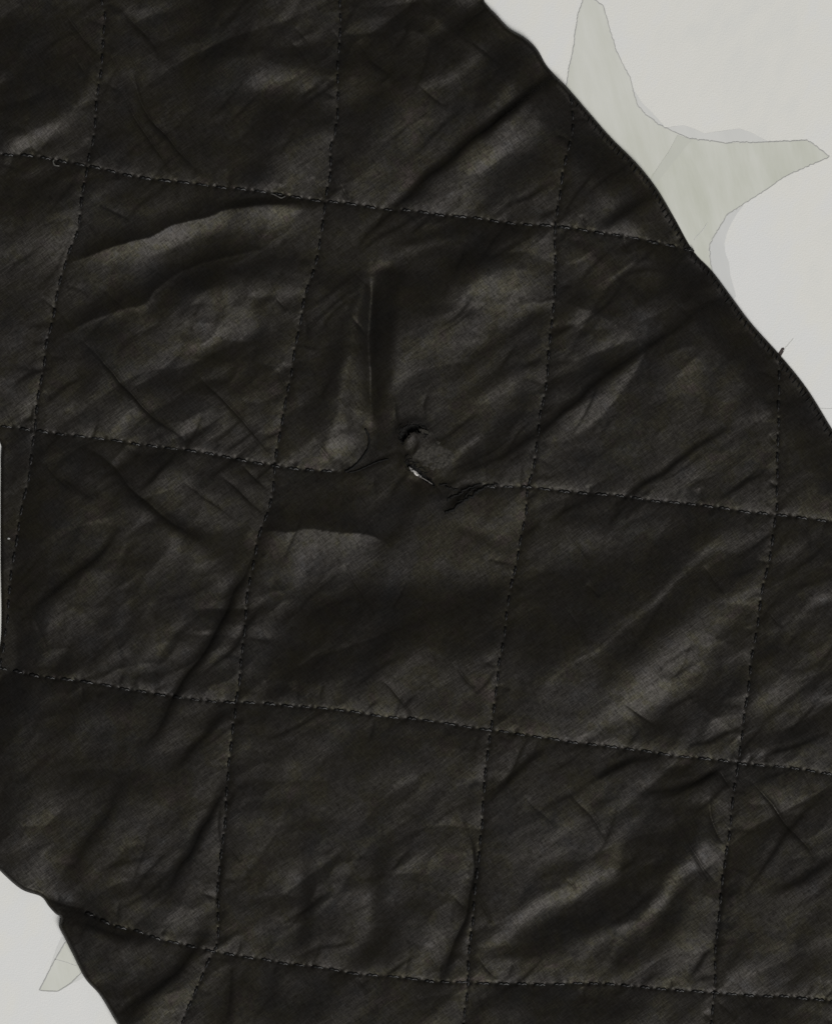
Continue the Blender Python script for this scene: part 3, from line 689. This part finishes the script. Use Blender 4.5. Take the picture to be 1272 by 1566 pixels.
# outline: rounded down to the table, with a thin hem along the right-hand edge
dout = near_dist(np.vstack([OUTS, OUTS[:1]]), 75)
ino = inside(GX, GY, OUTS)
right = (GX > 850) & (GY > 110) & (GY < 760) & (GX > 0.8 * GY + 500)
hemw = np.exp(-((dout - 7) / 4.0) ** 2) * right
ee = np.clip(dout / 74.5, 0, 1)
height = np.maximum(height + 1.3 * ee * ee * (3 - 2 * ee), 0.6)
fl = np.where(GX > 620, np.clip(1 - dout / 74, 0, 1), 0.0)
rw = np.clip((GX - 780) / 160, 0, 1) * np.clip((900 - GY) / 120, 0, 1)
height = height - 1.5 * rw * fl * fl * (3 - 2 * fl)
Rr = np.where(right, 6.0, 8.5)
lw = np.clip((GY - 560) / 90, 0, 1) * np.clip((1090 - GY) / 70, 0, 1) * np.clip((150 - GX) / 150, 0, 1)
lw = lw * lw * (3 - 2 * lw)
height = height - 1.5 * lw
height = 0.8 + 0.5 * ((height - 0.8) + np.sqrt((height - 0.8) ** 2 + 0.04))
Rr = np.where(lw > 0.5, 6.0, Rr)
t = np.clip(dout / Rr, 0, 1)
EDGE = 0.35
height = EDGE + (height - EDGE) * np.sqrt(np.clip(1 - (1 - t) ** 2, 0, 1)) + 0.18 * hemw
height = np.maximum(height, EDGE)

def hz(x, y):
    """height of the cloth in metres at a plan position"""
    i = np.clip((np.asarray(x) - X0) / STEP, 0, NX - 1.001); j = np.clip((np.asarray(y) - Y0) / STEP, 0, NY - 1.001)
    i0 = i.astype(int); j0 = j.astype(int); fi = i - i0; fj = j - j0
    h = (height[j0, i0] * (1-fi) * (1-fj) + height[j0, i0+1] * fi * (1-fj) + height[j0+1, i0] * (1-fi) * fj + height[j0+1, i0+1] * fi * fj)
    return h * MM

# ---------------------------------------------------------------- jacket panels
jacket = bpy.data.objects.new('quilted_jacket', None); C.objects.link(jacket)
jacket.empty_display_size = 0.02
jacket['label'] = 'torn black quilted jacket lying on the white star printed tablecloth'
jacket['category'] = 'jacket'

keepv = ino & ~inh
VXg, VYg = GX.copy(), GY.copy()
q = lambda m: m[:-1, :-1] | m[:-1, 1:] | m[1:, :-1] | m[1:, 1:]
qa = lambda m: m[:-1, :-1] & m[:-1, 1:] & m[1:, :-1] & m[1:, 1:]
face = q(ino) & ~qa(inh) & ~(~q(ino & ~inh))
# pull the vertices that stick out over the outline / into the hole onto the line itself
def project(mask, LINE):
    js, is_ = np.nonzero(mask)
    px, py = GX[js, is_], GY[js, is_]
    Pl = np.vstack([LINE, LINE[:1]]); best = np.full(px.shape, 1e9); bx = px.copy(); by = py.copy()
    for k in range(len(Pl) - 1):
        a, b = Pl[k], Pl[k+1]; d = b - a
        tt = np.clip(((px - a[0]) * d[0] + (py - a[1]) * d[1]) / (d @ d + 1e-12), 0, 1)
        cx, cy = a[0] + tt * d[0], a[1] + tt * d[1]; dd = np.hypot(px - cx, py - cy); m = dd < best
        best = np.where(m, dd, best); bx = np.where(m, cx, bx); by = np.where(m, cy, by)
    VXg[js, is_] = bx; VYg[js, is_] = by
fv = np.zeros((NY, NX), bool)
fv[:-1, :-1] |= face; fv[:-1, 1:] |= face; fv[1:, :-1] |= face; fv[1:, 1:] |= face
project(fv & ~ino, OUTS); project(fv & inside(GX, GY, HOLES[0]), HOLES[0]); project(fv & inside(GX, GY, HOLES[1]), HOLES[1])
ZV = height * MM
ZV = np.where(fv & ~ino, EDGE * MM, ZV)
POS = np.stack([(VXg - CX) * S, (CY - VYg) * S, ZV], -1)
# normals from the whole sheet so that the squares meet without a step in shading
dzx = np.gradient(height * MM, STEP * S, axis=1); dzy = -np.gradient(height * MM, STEP * S, axis=0)
NRM = np.stack([-dzx, -dzy, np.ones_like(dzx)], -1); NRM /= np.linalg.norm(NRM, axis=-1, keepdims=True)

fxc = (GX[:-1, :-1] + GX[1:, 1:]) / 2; fyc = (GY[:-1, :-1] + GY[1:, 1:]) / 2
col = sum((fxc > np.interp(fyc, P[:, 1], P[:, 0])).astype(int) for P in VS)
row = sum((fyc > np.interp(fxc, P[:, 0], P[:, 1])).astype(int) for P in HS)
for r in range(5):
    for c in range(5):
        m = face & (row == r) & (col == c)
        if m.sum() < 60: continue
        js, is_ = np.nonzero(m)
        ids = np.stack([js * NX + is_, (js + 1) * NX + is_, (js + 1) * NX + is_ + 1, js * NX + is_ + 1], -1)
        u, inv = np.unique(ids, return_inverse=True); inv = inv.reshape(-1, 4)
        vco = POS.reshape(-1, 3)[u]
        me = bpy.data.meshes.new('quilt_panel')
        me.vertices.add(len(u)); me.vertices.foreach_set('co', vco.astype(np.float32).ravel())
        me.loops.add(inv.size); me.loops.foreach_set('vertex_index', inv.astype(np.int32).ravel())
        me.polygons.add(len(inv)); me.polygons.foreach_set('loop_start', np.arange(0, inv.size, 4, dtype=np.int32))
        me.polygons.foreach_set('use_smooth', np.ones(len(inv), bool))
        me.update(calc_edges=True)
        me.normals_split_custom_set_from_vertices(NRM.reshape(-1, 3)[u].astype(np.float32))
        me.materials.append(M_FAB)
        o = bpy.data.objects.new('quilt_panel', me); C.objects.link(o); o.parent = jacket

# lining under the quilt
lin = []; inner = OUTS
cen = inner
from mathutils.geometry import tessellate_polygon
top = [W(x, y, EDGE * MM) for x, y in inner]; bot = [W(x, y, 0.00012) for x, y in inner]
tri = tessellate_polygon([[Vector((p[0], p[1], 0)) for p in top]])
nL = len(top); F2 = []
for tr in tri:
    a, b, c2 = (Vector(top[k]) for k in tr)
    tr = tr if (b - a).cross(c2 - a).z > 0 else tr[::-1]
    F2.append(tuple(tr)); F2.append(tuple(k + nL for k in tr[::-1]))
for k in range(nL):
    k2 = (k + 1) % nL; F2.append((k, k2, nL + k2, nL + k))
mesh_obj('lining', top + bot, F2, M_LIN, jacket, smooth=False)

# ---------------------------------------------------------------- stitches
def stitch(a, b, r, lift, rings=13, sides=7, tw=0.62):
    a, b = np.asarray(a), np.asarray(b)
    tt = np.linspace(0, 1, rings); xy = a + (b - a) * tt[:, None]
    za, zb = hz(a[0], a[1]), hz(b[0], b[1])
    zm = hz((a[0]+b[0])/2, (a[1]+b[1])/2)
    arch = np.sin(np.pi * tt) ** 0.6
    base = (za * (1 - tt) + zb * tt) * (1 - arch) + np.maximum(zm, (za + zb) / 2) * arch
    z = base + (lift * arch - 0.5 * r) * S
    P = np.c_[(xy[:, 0] - CX) * S, (CY - xy[:, 1]) * S, z]
    rad = r * S * (0.55 + 0.45 * np.sin(np.pi * tt) ** 0.4)
    return tube(P, rad, sides, tw)
for k, lst in enumerate(STITCH):
    B = Bag()
    for a, b in lst:
        m = (np.asarray(a) + np.asarray(b)) / 2
        if not inside(np.array([m[0]]), np.array([m[1]]), OUTS)[0]: continue
        j = np.array([random.uniform(-.8, .8), random.uniform(-.8, .8)])
        B.add(stitch(np.asarray(a) + j, np.asarray(b) + j, random.uniform(2.2, 3.0), random.uniform(0.4, 1.0) if k < 4 else random.uniform(0.0, 0.6)))
    o = mesh_obj('seam_stitching', B.v, B.f, M_THR2 if k < 4 else M_THR, jacket); o['kind'] = 'stuff'

# overlocked hem on the right-hand edge
edge = resample(OUTS[(OUTS[:, 0] > 868) & (OUTS[:, 1] > 125) & (OUTS[:, 1] < 745) & (OUTS[:, 0] < 1328)], 1.0)
tan = np.gradient(edge, axis=0); tan /= np.linalg.norm(tan, axis=1)[:, None]
nin = np.c_[-tan[:, 1], tan[:, 0]]
if nin[len(nin)//2, 0] > 0: nin = -nin
B = Bag()
i = 4
while i < len(edge) - 4:
    a = edge[i] + nin[i] * 3.0; b = edge[min(i + random.randint(1, 4), len(edge)-1)] + nin[i] * random.uniform(9, 14)
    B.add(stitch(a, b, random.uniform(1.2, 1.9), random.uniform(.6, 1.8), rings=8, sides=6, tw=0.5)); i += int(random.choice([8, 9, 9, 10]))
o = mesh_obj('hem_stitching', B.v, B.f, M_MAT, jacket); o['kind'] = 'stuff'

# ---------------------------------------------------------------- the tear
def lump(name, poly, base, amp, seed, mat, parent, step=1.5, tilt=(0, 0), dome=0.0):
    P = catmull(poly, 5, True); r = np.random.default_rng(seed)
    x = np.arange(P[:, 0].min() - step, P[:, 0].max() + step, step); y = np.arange(P[:, 1].min() - step, P[:, 1].max() + step, step)
    XX, YY = np.meshgrid(x, y); d = seg_dist(XX, YY, np.vstack([P, P[:1]])); ins = inside(XX, YY, P)
    n = r.normal(size=XX.shape)
    for _ in range(2):
        n = (n + np.roll(n, 1, 0) + np.roll(n, -1, 0) + np.roll(n, 1, 1) + np.roll(n, -1, 1)) / 5
    n /= n.std() + 1e-9
    z = base + amp * n + tilt[0] * (XX - XX.mean()) + tilt[1] * (YY - YY.mean()) + dome * np.clip(d / 12, 0, 1)
    z = np.where(d < 3, z - 0.15 * (3 - d), z)
    f = ins[:-1, :-1] & ins[:-1, 1:] & ins[1:, :-1] & ins[1:, 1:]
    js, is_ = np.nonzero(f); w_ = XX.shape[1]
    ids = np.stack([js*w_+is_, (js+1)*w_+is_, (js+1)*w_+is_+1, js*w_+is_+1], -1)
    u, inv = np.unique(ids, return_inverse=True); inv = inv.reshape(-1, 4)
    vv = [W(XX.flat[k], YY.flat[k], z.flat[k] * MM) for k in u]
    return mesh_obj(name, vv, inv.tolist(), mat, parent)
hb = float(np.median(height[inh])) if inh.any() else 2.5
hr = float(hz(606, 690)) / MM
print('hole heights', hb, hr)
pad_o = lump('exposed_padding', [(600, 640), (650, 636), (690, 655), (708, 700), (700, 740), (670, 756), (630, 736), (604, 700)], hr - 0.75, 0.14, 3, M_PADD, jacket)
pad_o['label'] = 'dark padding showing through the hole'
def fuzz(name, poly, lift, amp, seed, mat, parent, step=1.0):
    """a worn, matted patch lying on the cloth: rough, with an edge that dips in and out of it"""
    P = catmull(poly, 5, True); r = np.random.default_rng(seed)
    x = np.arange(P[:, 0].min() - step, P[:, 0].max() + step, step); y = np.arange(P[:, 1].min() - step, P[:, 1].max() + step, step)
    XX, YY = np.meshgrid(x, y); d = seg_dist(XX, YY, np.vstack([P, P[:1]])); ins = inside(XX, YY, P)
    def nz(k):
        n = r.normal(size=XX.shape)
        for _ in range(k): n = (n + np.roll(n, 1, 0) + np.roll(n, -1, 0) + np.roll(n, 1, 1) + np.roll(n, -1, 1)) / 5
        return n / n.std()
    z = hz(XX, YY) / MM + lift * np.clip(d / 9, 0, 1) - 0.09 + amp * (0.45 * nz(1) + 0.75 * nz(8))
    f = ins[:-1, :-1] & ins[:-1, 1:] & ins[1:, :-1] & ins[1:, 1:]
    js, is_ = np.nonzero(f); w_ = XX.shape[1]
    ids = np.stack([js*w_+is_, (js+1)*w_+is_, (js+1)*w_+is_+1, js*w_+is_+1], -1)
    u, inv = np.unique(ids, return_inverse=True); inv = inv.reshape(-1, 4)
    return mesh_obj(name, [W(XX.flat[k], YY.flat[k], z.flat[k] * MM) for k in u], inv.tolist(), mat, parent)
pt = fuzz('padding_tuft', [(630, 700), (636, 690), (646, 681), (660, 674), (676, 676), (688, 686), (694, 700), (690, 712), (680, 719), (666, 722), (652, 716), (640, 710)], 0.24, 0.12, 5, M_PAD, jacket)
pt['label'] = 'matted grey flap of worn padding at the hole'
fuzz('padding_tuft', [(640, 655), (648, 656), (657, 660), (659, 666), (650, 666), (643, 662)], 0.3, 0.06, 8, M_PAD, jacket)
hw = float(hz(633, 724)) / MM
wf = lump('white_filling', [(625, 713), (630, 716), (636, 720), (641, 725), (645, 729), (640, 730.5), (633, 729), (627, 722)], hw - 0.2, 0.07, 9, M_WHITE, jacket, 0.7, dome=0.3)
wf['label'] = 'small white tuft of filling in the hole'
def thread(name, pts, r, lift, mat, parent, wob=0.0):
    P = resample(catmull(pts, 6), 2.0); P = P + RNG.normal(0, wob, P.shape)
    z = hz(P[:, 0], P[:, 1]) + lift * S
    if len(z) > 8:
        k = np.ones(5) / 5; z = np.convolve(np.pad(z, 2, 'edge'), k, 'valid')
    Q = np.c_[(P[:, 0] - CX) * S, (CY - P[:, 1]) * S, z]
    rad = np.full(len(P), r * S); rad[0] *= .5; rad[-1] *= .5
    v, f = tube(Q, rad, 6, 0.7); return mesh_obj(name, v, f, mat, parent)
Q = np.array([(640, 728.5), (646, 731), (653, 735), (661, 740.5)])
v, f = tube(np.c_[(Q[:, 0]-CX)*S, (CY-Q[:, 1])*S, hz(Q[:, 0], Q[:, 1]) + 1.0*S], np.array([1.0, .7, .8, .4])*S, 6)
mesh_obj('white_fibre', v, f, plain('grey_fibre', (0.15, 0.14, 0.13), 0.8, 0.2), wf)
thread('loose_thread', [(558, 655), (563, 664), (565, 676), (562, 688), (556, 697), (548, 707), (538, 716), (527, 722)], 1.7, 1.2, M_MAT, jacket)
thread('loose_thread', [(560, 690), (553, 701), (545, 712), (536, 719)], 1.3, 1.0, M_MAT, jacket)
thread('loose_thread', [(532, 723), (546, 720), (562, 713), (578, 706), (594, 702)], 1.1, 0.6, M_MAT, jacket)
thread('loose_thread', [(760, 740), (745, 743), (732, 750), (720, 760), (706, 768), (694, 778), (680, 785)], 2.2, 0.6, M_MAT, jacket, 1.1)
thread('loose_thread', [(738, 741), (722, 744), (710, 750), (704, 755), (690, 760), (684, 768)], 1.4, 0.5, M_MAT, jacket, 1.3)
thread('loose_thread', [(726, 746), (716, 752), (708, 764), (700, 766)], 1.0, 0.8, M_MAT, jacket, 1.0)
thread('loose_thread', [(672, 741), (684, 744), (694, 750), (700, 748)], 1.5, 0.4, M_MAT, jacket, 1.2)
thread('loose_thread', [(612, 672), (614, 660), (622, 652), (634, 650)], 1.3, 0.4, M_MAT, jacket, .9)
thread('loose_thread', [(84, 244), (82, 248), (85, 253), (92, 254)], 1.2, 2.2, plain('grey_thread', (0.07, 0.068, 0.06), .6, .4), jacket)
thread('loose_thread', [(414, 296), (422, 299), (430, 303), (437, 300)], 1.0, 2.2, plain('grey_thread', (0.05, 0.048, 0.043), .6, .4), jacket)
B = Bag()
for k in range(60):
    Hh = random.choice(HOLES); a = random.randrange(len(Hh)); p = Hh[a]; tg = Hh[(a + 2) % len(Hh)] - Hh[a - 2]; ang = math.atan2(tg[1], tg[0]) + random.gauss(0, .7); ln = random.uniform(3, 13)
    mid = p + ln * 0.5 * np.array([math.cos(ang), math.sin(ang)]); e = p + ln * np.array([math.cos(ang + .5), math.sin(ang + .5)])
    P = catmull([p, mid, e], 3); z = np.maximum(hz(P[:, 0], P[:, 1]), (hr - .4)*MM) + np.linspace(.3, random.uniform(.5, 2), len(P)) * S
    B.add(tube(np.c_[(P[:, 0]-CX)*S, (CY-P[:, 1])*S, z], np.full(len(P), random.uniform(.35, .6)*S), 4))
o = mesh_obj('frayed_fibres', B.v, B.f, M_MAT, jacket); o['kind'] = 'stuff'

# a speck of lint
lp = []
bm_v, bm_f = [], []
nlat, nlon = 6, 9
for a in range(nlat + 1):
    for b2 in range(nlon):
        th = math.pi * a / nlat; ph = 2 * math.pi * b2 / nlon
        rr = (2.1 + 0.5 * math.sin(3 * ph + a)) * S
        bm_v.append((rr*math.sin(th)*math.cos(ph), rr*math.sin(th)*math.sin(ph)*0.8, rr*math.cos(th)*0.6))
for a in range(nlat):
    for b2 in range(nlon):
        c2 = (b2 + 1) % nlon; bm_f.append((a*nlon+b2, (a+1)*nlon+b2, (a+1)*nlon+c2, a*nlon+c2))
lint = mesh_obj('lint_speck', bm_v, bm_f, plain('grey_lint', (0.33, 0.33, 0.32), .9, .2))
lint.location = W(13, 823.5, float(hz(13, 823.5)) + 0.0001)
lint['label'] = 'tiny white speck of lint on the black quilt at the left edge'; lint['category'] = 'lint'
